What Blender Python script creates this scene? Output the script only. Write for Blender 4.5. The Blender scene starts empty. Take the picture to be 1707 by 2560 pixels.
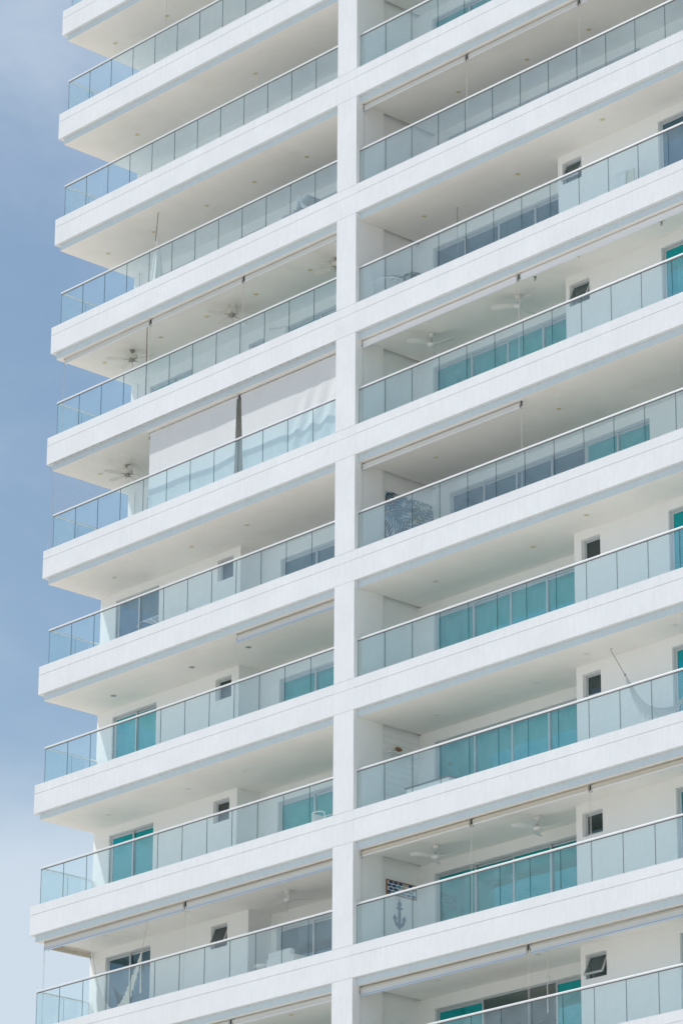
import bpy, bmesh, math, random
from mathutils import Vector, Matrix
random.seed(7)
R = math.radians
S = bpy.context.scene
COL = S.collection

# ------------------------------------------------------------------ camera, sky, sun, exposure
ZO = 50.0                       # the top of reference band 0 stands 50 m above the ground
yaw, pit, roll = -0.8327, 0.36390, 0.0061
fw = Vector((math.sin(yaw)*math.cos(pit), math.cos(yaw)*math.cos(pit), math.sin(pit)))
rt0 = Vector((math.cos(yaw), -math.sin(yaw), 0)); up0 = rt0.cross(fw)
rt = rt0*math.cos(roll) + up0*math.sin(roll); up = -rt0*math.sin(roll) + up0*math.cos(roll)
cd = bpy.data.cameras.new('camera'); cam = bpy.data.objects.new('camera', cd); COL.objects.link(cam)
M = Matrix((( rt.x, up.x, -fw.x, 59.777), (rt.y, up.y, -fw.y, -54.1668), (rt.z, up.z, -fw.z, -48.2062+ZO), (0, 0, 0, 1)))
cam.matrix_world = M
cd.sensor_fit = 'VERTICAL'; cd.sensor_height = 36.0; cd.sensor_width = 24.0
cd.lens = 9299.17/2560*36.0
cd.clip_start = 0.5; cd.clip_end = 5000
S.camera = cam

SUN = Vector((0.41, 0.31, -1.0)).normalized()      # the way the light travels
el = math.asin(-SUN.z); az = math.atan2(-SUN.x, -SUN.y)
W = bpy.data.worlds.new('World'); S.world = W; W.use_nodes = True
nt = W.node_tree; nt.nodes.clear()
def N(t, kind, **kw):
    n = t.nodes.new(kind)
    for k, v in kw.items(): setattr(n, k, v)
    return n
out = N(nt, 'ShaderNodeOutputWorld'); bg = N(nt, 'ShaderNodeBackground')
sky = N(nt, 'ShaderNodeTexSky', sky_type='NISHITA', sun_disc=False)
sky.sun_elevation = el; sky.sun_rotation = az; sky.air_density = 1.1; sky.dust_density = 1.5; sky.ozone_density = 1.0
tc = N(nt, 'ShaderNodeTexCoord'); mp = N(nt, 'ShaderNodeMapping')
mp.inputs['Location'].default_value = (7.1, 0.4, 2.2); mp.inputs['Scale'].default_value = (1, 1, 1.7)
nz = N(nt, 'ShaderNodeTexNoise'); nz.inputs['Scale'].default_value = 6.5; nz.inputs['Detail'].default_value = 9; nz.inputs['Roughness'].default_value = .58
nz.inputs['Distortion'].default_value = .35
sx = N(nt, 'ShaderNodeSeparateXYZ')
lo = N(nt, 'ShaderNodeMapRange', interpolation_type='SMOOTHSTEP')   # thicker cloud low over the horizon
lo.inputs['From Min'].default_value = .292; lo.inputs['From Max'].default_value = .250
lo.inputs['To Min'].default_value = 0; lo.inputs['To Max'].default_value = .38
hi = N(nt, 'ShaderNodeMapRange', interpolation_type='SMOOTHSTEP')   # thin veil higher up
hi.inputs['From Min'].default_value = .32; hi.inputs['From Max'].default_value = .46; hi.inputs['To Min'].default_value = 0; hi.inputs['To Max'].default_value = .09
a2 = N(nt, 'ShaderNodeMath', operation='ADD')
ad = N(nt, 'ShaderNodeMath', operation='ADD')
cr = N(nt, 'ShaderNodeMapRange', interpolation_type='SMOOTHSTEP')
cr.inputs['From Min'].default_value = .40; cr.inputs['From Max'].default_value = 1.0
cr.inputs['To Min'].default_value = .02; cr.inputs['To Max'].default_value = .95
mx = N(nt, 'ShaderNodeMix', data_type='RGBA'); mx.inputs[7].default_value = (5.2, 5.95, 6.8, 1)
L = nt.links.new
L(tc.outputs['Generated'], mp.inputs['Vector']); L(mp.outputs['Vector'], nz.inputs['Vector']); L(tc.outputs['Generated'], sx.inputs[0])
L(sx.outputs['Z'], lo.inputs['Value']); L(nz.outputs['Fac'], ad.inputs[0]); L(lo.outputs[0], a2.inputs[0]); L(sx.outputs['Z'], hi.inputs['Value']); L(hi.outputs[0], a2.inputs[1]); L(a2.outputs[0], ad.inputs[1]); L(ad.outputs[0], cr.inputs['Value'])
air = N(nt, 'ShaderNodeMix', data_type='RGBA', blend_type='MULTIPLY'); air.inputs[0].default_value = 1; air.inputs[7].default_value = (1.0, 1.045, 1.0, 1)
L(sky.outputs[0], air.inputs[6])
L(cr.outputs[0], mx.inputs[0]); L(air.outputs[2], mx.inputs[6]); L(mx.outputs[2], bg.inputs['Color'])
bg.inputs['Strength'].default_value = 0.08; L(bg.outputs[0], out.inputs['Surface'])
sd = bpy.data.lights.new('sun', 'SUN'); sd.energy = 2.75; sd.angle = R(.6); sd.color = (1, .98, .95)
so = bpy.data.objects.new('sun', sd); COL.objects.link(so); so.location = (-30, -30, 120)
so.rotation_euler = SUN.to_track_quat('-Z', 'Y').to_euler()
S.view_settings.view_transform = 'Standard'; S.view_settings.look = 'None'; S.view_settings.gamma = 1.0
S.view_settings.use_curve_mapping = False
S.view_settings.exposure = 0.62
S.render.engine = 'CYCLES'
S.cycles.max_bounces = 12; S.cycles.diffuse_bounces = 9; S.cycles.transparent_max_bounces = 40; S.cycles.glossy_bounces = 4

# ------------------------------------------------------------------ materials
def mat(name, color, rough=.6, metal=0.0, spec=.5, vary=0.0, vscale=(3, 3, 3), bump=0.0, bscale=40, streak=0.0, stain=None, stainamt=0.0):
    m = bpy.data.materials.new(name); m.use_nodes = True
    t = m.node_tree; b = t.nodes['Principled BSDF']
    b.inputs['Roughness'].default_value = rough; b.inputs['Metallic'].default_value = metal
    b.inputs['Specular IOR Level'].default_value = spec
    c = N(t, 'ShaderNodeTexCoord'); last = None
    rgb = N(t, 'ShaderNodeRGB'); rgb.outputs[0].default_value = (*color, 1); last = rgb.outputs[0]
    def layer(last, scale, detail, amt, dark, rng=(.35, .7), rough_=.6):
        mpn = N(t, 'ShaderNodeMapping'); mpn.inputs['Scale'].default_value = scale
        t.links.new(c.outputs['Object'], mpn.inputs[0])
        n = N(t, 'ShaderNodeTexNoise'); n.inputs['Scale'].default_value = 1; n.inputs['Detail'].default_value = detail; n.inputs['Roughness'].default_value = rough_
        t.links.new(mpn.outputs[0], n.inputs['Vector'])
        r = N(t, 'ShaderNodeMapRange'); r.inputs['From Min'].default_value = rng[0]; r.inputs['From Max'].default_value = rng[1]
        r.inputs['To Min'].default_value = 0; r.inputs['To Max'].default_value = amt
        t.links.new(n.outputs['Fac'], r.inputs['Value'])
        x = N(t, 'ShaderNodeMix', data_type='RGBA'); x.inputs[7].default_value = (*dark, 1)
        t.links.new(r.outputs[0], x.inputs[0]); t.links.new(last, x.inputs[6]); return x.outputs[2], n
    if vary: last, _ = layer(last, vscale, 5, vary, tuple(k*.72 for k in color))
    if streak:
        last, _ = layer(last, (11, 11, 1.5), 6, streak, tuple(k*.74 for k in color), (.42, .62))
        last, _ = layer(last, (30, 30, 5), 5, streak*.8, tuple(k*.72 for k in color), (.42, .62))
        last, _ = layer(last, (1.3, 1.3, 1.1), 3, streak*.7, tuple(k*.80 for k in color), (.4, .6))
    if stain: last, _ = layer(last, (1.1, 1.6, .6), 8, stainamt, stain, (.5, .75), .7)
    t.links.new(last, b.inputs['Base Color'])
    if bump:
        mpn = N(t, 'ShaderNodeMapping'); mpn.inputs['Scale'].default_value = (bscale, bscale, bscale*(.12 if streak else 1))
        t.links.new(c.outputs['Object'], mpn.inputs[0])
        n = N(t, 'ShaderNodeTexNoise'); n.inputs['Scale'].default_value = 1; n.inputs['Detail'].default_value = 6
        t.links.new(mpn.outputs[0], n.inputs['Vector'])
        bp = N(t, 'ShaderNodeBump'); bp.inputs['Strength'].default_value = bump; bp.inputs['Distance'].default_value = .02
        t.links.new(n.outputs['Fac'], bp.inputs['Height']); t.links.new(bp.outputs[0], b.inputs['Normal'])
    return m

def glass(name, tint, ior=1.5, refl=(1, 1, 1), rough=.0, dust_tint=0.0, dust_tint_col=(.8, .85, .86), vary=0.0, boost=1.0):
    m = bpy.data.materials.new(name); m.use_nodes = True; t = m.node_tree; t.nodes.clear()
    o = N(t, 'ShaderNodeOutputMaterial'); tr = N(t, 'ShaderNodeBsdfTransparent'); tr.inputs[0].default_value = (*tint, 1)
    gl = N(t, 'ShaderNodeBsdfGlossy'); gl.inputs['Roughness'].default_value = rough
    gl.inputs[0].default_value = (*refl, 1)
    fr = N(t, 'ShaderNodeFresnel'); ge = N(t, 'ShaderNodeNewGeometry'); ir = N(t, 'ShaderNodeMapRange')   # same reflectance on both faces of a thin pane
    ir.inputs['To Min'].default_value = ior; ir.inputs['To Max'].default_value = 1/ior
    t.links.new(ge.outputs['Backfacing'], ir.inputs['Value']); t.links.new(ir.outputs[0], fr.inputs['IOR'])
    df = N(t, 'ShaderNodeBsdfDiffuse'); df.inputs[0].default_value = (*dust_tint_col, 1)  # diffuse share: dusty film on the railings, teal tint in the doors
    a = N(t, 'ShaderNodeMixShader'); b = N(t, 'ShaderNodeMixShader')
    c = N(t, 'ShaderNodeTexCoord'); n = N(t, 'ShaderNodeTexNoise'); n.inputs['Scale'].default_value = 1.7; n.inputs['Detail'].default_value = 5
    t.links.new(c.outputs['Object'], n.inputs['Vector'])
    r = N(t, 'ShaderNodeMapRange'); r.inputs['From Min'].default_value = .3; r.inputs['From Max'].default_value = .7
    r.inputs['To Min'].default_value = dust_tint*(1-vary); r.inputs['To Max'].default_value = dust_tint*(1+vary)
    t.links.new(n.outputs['Fac'], r.inputs['Value']); t.links.new(r.outputs[0], a.inputs[0])
    t.links.new(tr.outputs[0], a.inputs[1]); t.links.new(df.outputs[0], a.inputs[2])
    t.links.new(fr.outputs[0], b.inputs[0]); t.links.new(a.outputs[0], b.inputs[1]); t.links.new(gl.outputs[0], b.inputs[2])
    # slight waviness of the panes
    n2 = N(t, 'ShaderNodeTexNoise'); n2.inputs['Scale'].default_value = .8; bp = N(t, 'ShaderNodeBump'); bp.inputs['Strength'].default_value = .12; bp.inputs['Distance'].default_value = .02
    t.links.new(c.outputs['Object'], n2.inputs['Vector']); t.links.new(n2.outputs['Fac'], bp.inputs['Height'])
    t.links.new(bp.outputs[0], gl.inputs['Normal'])
    t.links.new(b.outputs[0], o.inputs['Surface']); return m

MT = {}
MT['paint'] = mat('white_facade_paint', (.765, .785, .80), .8, spec=.25, streak=.16, bump=.35, bscale=30, vary=.20, vscale=(.8, .8, .8))
MT['soffit'] = mat('soffit_paint', (.88, .855, .82), .85, spec=.2, vary=.16, vscale=(1.1, .8, 1), bump=.08, bscale=9, stain=(.66, .62, .53), stainamt=.22)
MT['grime'] = mat('grime', (.46, .45, .42), .9)
MT['fascia'] = mat('sky_tinted_fascia_paint', (.64, .73, .78), .8, spec=.25, streak=.12)  # blue skylight on this shaded strip is put into its paint colour
MT['wall'] = mat('inner_wall_paint', (.86, .86, .845), .85, spec=.2, vary=.10, vscale=(1.2, 1.2, .8), bump=.08, bscale=14)
MT['tile'] = mat('balcony_floor_tile', (.72, .70, .65), .35, vary=.2, vscale=(2, 2, 2))
MT['alu'] = mat('brushed_aluminium', (.86, .87, .88), .32, metal=.75, vary=.2, vscale=(2, 2, 2))
MT['frame'] = mat('window_frame_aluminium', (.56, .59, .61), .42, metal=.55, vary=.12)
MT['darkmetal'] = mat('dark_bracket_metal', (.07, .075, .08), .5, metal=.4)
MT['chrome'] = mat('steel_fitting', (.5, .5, .5), .3, metal=1)
MT['edge'] = mat('glass_pane_edge', (.06, .15, .16), .2)
MT['rail_glass'] = glass('balcony_glass', (.935, .984, .990), 1.6, dust_tint=.05, dust_tint_col=(.66, .84, .94), vary=.6)
MT['door_glass'] = glass('teal_door_glass', (.36, .90, .86), 2.5, refl=(.10, .74, .82), dust_tint=.30, dust_tint_col=(.01, .48, .52))  # teal diffuse share makes the panes brighter and more saturated
MT['blue_glass'] = glass('blue_grey_door_glass', (.42, .66, .74), 2.0, refl=(.62, .82, .95), dust_tint=.03, dust_tint_col=(.2, .4, .5))
MT['dark_glass'] = glass('smoky_window_glass', (.45, .60, .62), 1.6, dust_tint=.01)
MT['curtain'] = mat('pale_curtain', (.78, .80, .78), .9, vary=.1)
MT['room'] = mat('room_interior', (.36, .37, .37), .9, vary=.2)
MT['tan'] = mat('tan_blind_fabric', (.62, .57, .47), .85, vary=.15, vscale=(4, 4, 4))
MT['sleekroll'] = mat('grey_beige_blind_fabric', (.56, .54, .48), .85, vary=.1)
MT['greyfab'] = mat('grey_white_blind_fabric', (.66, .66, .62), .85, vary=.1)
MT['clothgrey'] = mat('off_white_blind_cloth', (.73, .745, .75), .9, vary=.12, vscale=(2, 2, .8))
MT['whitefab'] = mat('white_blind_fabric', (.82, .82, .82), .8, vary=.05)
MT['bluealu'] = mat('pale_bottom_bar', (.60, .68, .78), .35, metal=.3)
MT['whiteplastic'] = mat('white_plastic', (.80, .80, .80), .45)
MT['fanwhite'] = mat('fan_white_enamel', (.74, .74, .72), .4)
MT['fangrey'] = mat('fan_pewter', (.34, .33, .31), .5, metal=.3)
MT['fancream'] = mat('fan_cream_enamel', (.72, .70, .63), .5)
MT['lamp'] = mat('frosted_lamp_bowl', (.75, .72, .62), .3)
MT['dl'] = mat('cream_downlight_lens', (.66, .56, .28), .45)
MT['dlgrey'] = mat('grey_downlight_lens', (.25, .25, .24), .45)
MT['dlwhite'] = mat('white_downlight_lens', (.72, .70, .64), .45)
MT['cord'] = mat('pale_cord', (.62, .60, .55), .9)
MT['darkcord'] = mat('brown_rope', (.20, .12, .09), .9)
MT['greycord'] = mat('grey_rope', (.24, .23, .21), .9)
MT['hammock'] = mat('hammock_cotton', (.80, .77, .70), .95, vary=.2, vscale=(20, 20, 20))
MT['hamgrey'] = mat('grey_hammock_cotton', (.62, .63, .62), .95, vary=.2, vscale=(20, 20, 20))
MT['net'] = mat('net_thread', (.50, .50, .50), .8)
MT['wood'] = mat('brown_wood', (.30, .16, .08), .6, vary=.4, vscale=(9, 9, 2))
MT['leaf'] = mat('palm_leaf_green', (.07, .12, .06), .6, vary=.3)
MT['pot'] = mat('grey_pot', (.35, .34, .32), .8)
MT['white'] = mat('white_furniture', (.82, .82, .80), .6)
MT['ivory'] = mat('ivory_cushion', (.74, .70, .60), .9)
MT['sofa'] = mat('pale_sofa_fabric', (.72, .71, .67), .9, vary=.1)
MT['darkcush'] = mat('charcoal_cushion', (.30, .32, .34), .9)
MT['trim'] = mat('dark_trim', (.14, .15, .15), .5)
MT['anchor'] = mat('blue_grey_painted_metal', (.06, .10, .18), .6, vary=.3, vscale=(9, 9, 9))
MT['muraldark'] = mat('dark_teal_leaf_print', (.005, .06, .11), .6, vary=.5, vscale=(5, 5, 5))
MT['muralteal'] = mat('teal_leaf_print', (.0, .15, .24), .6, vary=.5, vscale=(5, 5, 5))
MT['muralolive'] = mat('olive_leaf_print', (.12, .15, .06), .6, vary=.5, vscale=(5, 5, 5))
MT['fishblue'] = mat('navy_fish_paint', (.03, .06, .20), .6)
MT['fishteal'] = mat('turquoise_fish_paint', (.10, .34, .40), .6)
MT['fishsand'] = mat('sand_fish_paint', (.55, .47, .38), .6)
MT['canvas'] = mat('canvas_white', (.70, .73, .74), .8)
MT['blacklens'] = mat('black_lens', (.02, .02, .02), .2)
MT['ground'] = mat('pale_paving', (.50, .47, .42), .9, vary=.35, vscale=(.15, .15, .15), bump=.2, bscale=3)

# ------------------------------------------------------------------ mesh helpers
class MB:
    def __init__(s): s.v = []; s.f = []; s.m = []; s.sm = []
    def add(s, vs, fs, mi=0, smooth=False):
        o = len(s.v); s.v += [tuple(v) for v in vs]
        for f in fs: s.f.append([o+i for i in f]); s.m.append(mi); s.sm.append(smooth)
    def box(s, x0, x1, y0, y1, z0, z1, mi=0, side=None):
        vs = [(x, y, z) for x in (x0, x1) for y in (y0, y1) for z in (z0, z1)]
        fs = [(0, 1, 3, 2), (4, 6, 7, 5), (0, 4, 5, 1), (2, 3, 7, 6), (0, 2, 6, 4), (1, 5, 7, 3)]
        if side is None: s.add(vs, fs, mi)
        else:   # the two broad faces keep material 0, the narrow faces take `side`
            ax = min(range(3), key=lambda i: (x1-x0, y1-y0, z1-z0)[i]); big = {0: (0, 1), 1: (2, 3), 2: (4, 5)}[ax]
            o = len(s.v); s.v += vs
            for i, f in enumerate(fs): s.f.append([o+j for j in f]); s.m.append(mi if i in big else side); s.sm.append(False)
    def tube(s, path, r, n=8, mi=0, cap=True):
        P = [Vector(p) for p in path]; rr = r if isinstance(r, (list, tuple)) else [r]*len(P)
        vs = []; ref = None
        for i, p in enumerate(P):
            d = (P[min(i+1, len(P)-1)] - P[max(i-1, 0)]).normalized()
            if ref is None:
                ref = Vector((0, 0, 1)) if abs(d.z) < .9 else Vector((1, 0, 0))
            a = (ref - d*ref.dot(d)); a = a.normalized() if a.length > 1e-6 else d.orthogonal().normalized(); ref = a
            b = d.cross(a)
            vs += [p + (a*math.cos(2*math.pi*k/n) + b*math.sin(2*math.pi*k/n))*rr[i] for k in range(n)]
        fs = []
        for i in range(len(P)-1):
            for k in range(n): fs.append((i*n+k, i*n+(k+1) % n, (i+1)*n+(k+1) % n, (i+1)*n+k))
        s.add(vs, fs, mi, n > 4)
        if cap:
            s.add(vs[:n], [tuple(range(n-1, -1, -1))], mi); s.add(vs[-n:], [tuple(range(n))], mi)
    def lathe(s, prof, n=24, mi=0, c=(0, 0, 0)):
        vs = []
        for r, z in prof: vs += [(c[0]+r*math.cos(2*math.pi*k/n), c[1]+r*math.sin(2*math.pi*k/n), c[2]+z) for k in range(n)]
        fs = [(i*n+k, i*n+(k+1) % n, (i+1)*n+(k+1) % n, (i+1)*n+k) for i in range(len(prof)-1) for k in range(n)]
        s.add(vs, fs, mi, True)
        if prof[0][0] > 1e-4: s.add(vs[:n], [tuple(range(n))], mi)
        if prof[-1][0] > 1e-4: s.add(vs[-n:], [tuple(range(n))], mi)
    def grid(s, fn, nu, nv, mi=0, smooth=True):
        vs = [fn(i/nu, j/nv) for i in range(nu+1) for j in range(nv+1)]
        fs = [(i*(nv+1)+j, (i+1)*(nv+1)+j, (i+1)*(nv+1)+j+1, i*(nv+1)+j+1) for i in range(nu) for j in range(nv)]
        s.add(vs, fs, mi, smooth)
    def prism(s, poly, a, b, axis='x', mi=0):
        def P(u, v, w):
            return {'x': (w, u, v), 'y': (u, w, v), 'z': (u, v, w)}[axis]
        n = len(poly); vs = [P(u, v, a) for u, v in poly] + [P(u, v, b) for u, v in poly]
        fs = [tuple(range(n-1, -1, -1)), tuple(range(n, 2*n))] + [(i, (i+1) % n, n+(i+1) % n, n+i) for i in range(n)]
        s.add(vs, fs, mi)
    def build(s, name, mats, parent=None, bevel=0, loc=None, label=None, recalc=True):
        me = bpy.data.meshes.new(name); me.from_pydata(s.v, [], s.f)
        for m in (mats if isinstance(mats, (list, tuple)) else [mats]): me.materials.append(MT[m])
        for p, mi, sm in zip(me.polygons, s.m, s.sm): p.material_index = mi; p.use_smooth = sm
        if recalc or bevel:
            bm = bmesh.new(); bm.from_mesh(me)
            bmesh.ops.recalc_face_normals(bm, faces=bm.faces)
            if bevel:
                bmesh.ops.remove_doubles(bm, verts=bm.verts, dist=1e-5)
                bmesh.ops.bevel(bm, geom=[e for e in bm.edges if e.calc_face_angle(0) > .5], offset=bevel, segments=3, profile=.6, affect='EDGES')
            bm.to_mesh(me); bm.free()
        me.update()
        o = bpy.data.objects.new(name, me); COL.objects.link(o)
        if parent: o.parent = parent
        if loc: o.location = loc
        if label: o['label'] = label
        return o
def tag(o, label=None, cat=None, group=None, kind=None):
    for k, v in (('label', label), ('category', cat), ('group', group), ('kind', kind)):
        if v: o[k] = v
    return o
def empty(name, loc=(0, 0, 0), rz=0):
    o = bpy.data.objects.new(name, None); COL.objects.link(o); o.location = loc; o.rotation_euler = (0, 0, rz)
    o.empty_display_size = .2; return o
def copy_tree(o, parent=None):
    c = o.copy(); COL.objects.link(c); c.parent = parent
    for ch in list(o.children): copy_tree(ch, c)
    return c

def bt(k): return ZO - 3.1*k           # top of band k = the rim of the balcony of storey k
def ceil(k): return ZO - 3.1*(k-1) - .90
def flr(k): return bt(k) - .06
ORD = ['zeroth', 'top', 'second', 'third', 'fourth', 'fifth', 'sixth', 'seventh', 'eighth', 'ninth', 'tenth', 'eleventh']
def where(side, k):
    if side == 'L': return {1: 'topmost left balcony', 10: 'lowest left balcony'}.get(k, ORD[k]+' left balcony from top')
    return {2: 'topmost right balcony', 10: 'lowest right balcony'}.get(k, ORD[k-1]+' right balcony from top')

# ------------------------------------------------------------------ ground
g = MB(); g.box(-900, 900, -900, 900, -1, 0)
tag(g.build('ground', 'ground'), kind='structure')

# ------------------------------------------------------------------ the tower
LX, PW, RX = -11.02, .677, 12.2         # left edge, pier width, right end of the right-hand run
K0, K1 = -1, 15                          # bands built
tower = empty('apartment_tower', (0, 0, 0))
tag(tower, 'white apartment tower of stacked balconies with glass railings and one full-height pier', 'building')

def band_poly(k, y0=0.0):
    t = bt(k)
    return [(y0, t), (.105, t), (.105, t-.74), (y0+.004, t-.74), (y0, t-.736), (y0, t-.238), (y0+.012, t-.234), (y0+.012, t-.226), (y0, t-.222)]
for k in range(K0, K1):
    t = bt(k)
    # front rims with a cut groove, butted against the pier
    for xa, xb in ((LX, -.003), (PW+.003, RX-.003)):
        b = MB(); b.prism(band_poly(k), xa, xb, 'x')
        if xa == LX:       # the rim turned round the left end
            b.box(LX, LX+.105, .105, 1.8 if k > 5 else 2.6, t-.74, t)
        b.box(xa + (.105 if xa == LX else 0), xb, .107, .22, t-.059, t)     # inner kerb that carries the glass
        rw = random.Random(k*7+int(xa)); xq = xa+.2
        while xq < xb-.2:
            b.box(xq, xq+rw.uniform(.03, .16), .106, .1065, t-.744-rw.uniform(0, .008), t-.7405, 1); xq += rw.uniform(.2, 1.9)
        b.build('balcony_rim', ['paint', 'grime'], tower)
        s = MB(); x0 = LX+.107 if xa == LX else xa
        yb = 8.0
        s.box(x0, xb, .112, yb, t-.90, t-.075)
        s.build('balcony_slab', 'soffit', tower)
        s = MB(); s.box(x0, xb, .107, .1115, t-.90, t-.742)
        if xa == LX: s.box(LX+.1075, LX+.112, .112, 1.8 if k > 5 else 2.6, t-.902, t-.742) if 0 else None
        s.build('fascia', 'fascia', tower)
        f = MB(); f.box(x0, xb, .222, 5.0, t-.073, t-.06); f.build('balcony_floor', 'tile', tower)
# piers
def pier(x0, x1, name='pier'):
    p = MB(); poly = [(.9, 0), (0, 0)]
    for k in range(K1-1, K0-1, -1):
        for dz in (.74, .234, 0):
            z = bt(k)-dz
            poly += [(0, z-.006), (.009, z-.003), (.009, z+.003), (0, z+.006)]
    poly += [(0, bt(K0)+2.4), (.9, bt(K0)+2.4)]
    p.prism(poly, x0, x1, 'x'); p.m[0] = p.m[1] = 1; return p.build(name, ['paint', 'wall'], tower)
pier(0, PW); pier(RX, RX+.68)
# party wall behind the pier, building end walls, back wall, roof
w = MB(); w.box(.1, .58, .902, 8.0, 0, bt(K0)+2.2); w.build('party_wall', 'wall', tower)
w = MB(); w.box(RX+.1, RX+.6, .902, 8.0, 0, bt(K0)+2.2); w.build('party_wall', 'wall', tower)
w = MB(); w.box(LX+.14, RX+.6, 8.002, 8.25, 0, bt(K0)+2.2); w.build('rear_wall', 'paint', tower)
w = MB(); w.box(LX-.1, RX+.8, -.1, 8.3, bt(K0)+2.42, bt(K0)+3.2); w.build('roof', 'paint', tower)
w = MB(); w.box(LX+.3, RX, 2.7, 7.9, 0, bt(K1-1)-.95); w.build('podium', 'paint', tower)

def wall(name, y, x0, x1, z0, z1, ops, th=.18, parent=tower):
    b = MB(); xs = sorted(set([x0, x1] + [v for o in ops for v in o[:2] if x0 < v < x1]))
    for a, c in zip(xs, xs[1:]):
        zs = [z0]
        for o in sorted([o for o in ops if o[0] <= a+1e-6 and o[1] >= c-1e-6], key=lambda q: q[2]): zs += [max(o[2], z0), o[3]]
        zs.append(z1)
        for i in range(0, len(zs), 2):
            if zs[i+1]-zs[i] > .005: b.box(a, c, y, y+th, zs[i], zs[i+1])
    return b.build(name, 'wall', parent)

def sliding_door(y, x0, x1, z0, z1, splits, curtains, tint='door_glass', openp=None, lab=None):
    """aluminium sliding door: outer frame, one leaf per split, pane per leaf, curtain behind"""
    e = MB(); fy0, fy1 = y+.05, y+.14; w_ = .045
    e.box(x0, x0+w_, fy0, fy1, z0, z1); e.box(x1-w_, x1, fy0, fy1, z0, z1); e.box(x0+w_, x1-w_, fy0, fy1, z1-w_, z1)
    fr = e.build('sliding_door', 'frame', tower, label=lab); tint = TINT['now']
    xs = [x0+w_] + list(splits) + [x1-w_]
    for i, (a, c) in enumerate(zip(xs, xs[1:])):
        if openp == i: continue
        yy = fy0+.012 + (.035 if i % 2 else 0); s = .05
        a2, c2 = a-(.03 if i else 0), c+(.03 if i < len(xs)-2 else 0)
        q = MB(); q.box(a2, a2+s, yy, yy+.03, z0, z1-w_-.004); q.box(c2-s, c2, yy, yy+.03, z0, z1-w_-.004); q.box(a2+s, c2-s, yy, yy+.03, z1-w_-.05, z1-w_-.004)
        q.build('leaf_frame', 'frame', fr)
        p = MB(); p.box(a2+s, c2-s, yy+.011, yy+.019, z0, z1-w_-.05); p.build('pane', tint, fr)
    for a, c in curtains:
        n = max(6, int((c-a)*60)); ph = random.random()*6
        q = MB(); q.grid(lambda u, v: (a+(c-a)*u, y+.30+.018*math.sin(u*(c-a)*38+ph+.8*math.sin(u*7+ph)), z1-.10+(z0-z1+.12)*v), n, 3)
        q.build('curtain', 'curtain', fr, recalc=False)
    return fr

def awning_window(y, x0, x1, z0, z1, ang=0, tint='dark_glass'):
    e = MB(); fy0, fy1 = y+.10, y+.16; w_ = .03
    e.box(x0, x0+w_, fy0, fy1, z0, z1); e.box(x1-w_, x1, fy0, fy1, z0, z1); e.box(x0+w_, x1-w_, fy0, fy1, z1-w_, z1); e.box(x0+w_, x1-w_, fy0, fy1, z0, z0+w_)
    fr = e.build('window', 'frame', tower)
    # the sash hangs from its top edge
    h = z1-z0-2*w_; wd = x1-x0-2*w_; t = Matrix.Rotation(-R(ang), 4, 'X')
    sa = MB(); s = .035
    for bx in ((0, s, 0, .03, -h, 0), (wd-s, wd, 0, .03, -h, 0), (s, wd-s, 0, .03, -s, 0), (s, wd-s, 0, .03, -h, -h+s)): sa.box(*bx)
    pa = MB(); pa.box(s, wd-s, .011, .019, -h+s, -s)
    for m, nm, mm in ((sa, 'sash', 'frame'), (pa, 'pane', tint)):
        m.v = [tuple(t @ Vector(v) + Vector((x0+w_, fy0-.005-(.0 if ang else -.01), z1-w_))) for v in m.v]
        m.build(nm, mm, fr)
    return fr

TINT = {'now': 'door_glass'}
LEFT_BLOCK_END = {8: -5.41, 9: -4.93, 10: -4.93}
# left-hand apartments ------------------------------------------------
def left_unit(k):
    z0, z1 = flr(k)+.002, ceil(k)-.001; c = ceil(k)
    TINT['now'] = 'blue_glass' if k in (1, 2, 3, 6, 9) else 'door_glass'
    xl = LX+.14
    if k <= 5:
        y = 2.6
        ops = [(-10.09, -8.37, z0, c-.30), (-6.16, -5.58, c-.86, c-.33), (-4.72, -1.1, z0, c-.30)]
        if k == 3: ops = [(-10.09, -8.37, z0, c-.30), (-6.62, -5.62, z0, c-.30), (-4.92, -1.1, z0, c-.27)]
        wall('facade_wall', y, xl, .1, z0, z1, ops)
        cur = {4: [(-10.0, -8.4), (-4.7, -1.2)]}.get(k, [])
        sliding_door(y, -10.09, -8.37, z0, c-.30, [-9.2], cur[:1])
        if k == 3: sliding_door(y, -6.62, -5.62, z0, c-.30, [], []); sliding_door(y, -4.92, -1.1, z0, c-.27, [-3.6, -2.3], [])
        else:
            awning_window(y, -6.16, -5.58, c-.86, c-.33)
            sliding_door(y, -4.72, -1.1, z0, c-.30, [-3.5, -2.3], cur[1:])
    else:
        xe = LEFT_BLOCK_END.get(k, -5.42); h2 = .36
        ops = [(-10.27, -8.54, z0, c-.20), (-6.28, -5.69, c-.73, c-.17)]
        wall('facade_wall', 1.8, xl, xe, z0, z1, ops)
        b = MB(); b.box(xe-.18, xe, 1.982, 2.52, z0, z1); b.build('return_wall', 'wall', tower)
        wall('facade_wall', 2.522, xe-.18, .1, z0, z1, [(-4.75, -1.1, z0, c-h2)])
        cur = {7: [(-10.15, -9.44), (-9.40, -8.62)], 6: [], 8: []}.get(k, [])
        sliding_door(1.8, -10.27, -8.54, z0, c-.20, [-9.40], cur)
        awning_window(1.8, -6.28, -5.69, c-.73, c-.17, ang=22 if k == 9 else 0)
        cur2 = {7: [(-4.6, -3.5), (-3.45, -1.2)], 8: [(-4.6, -1.2)]}.get(k, [])
        sliding_door(2.522, -4.75, -1.1, z0, c-h2, [-3.51, -2.3], cur2)
RB = {4: 6.2, 5: 6.38, 7: 6.5, 8: 6.5, 9: 6.42, 10: 6.48}
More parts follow.
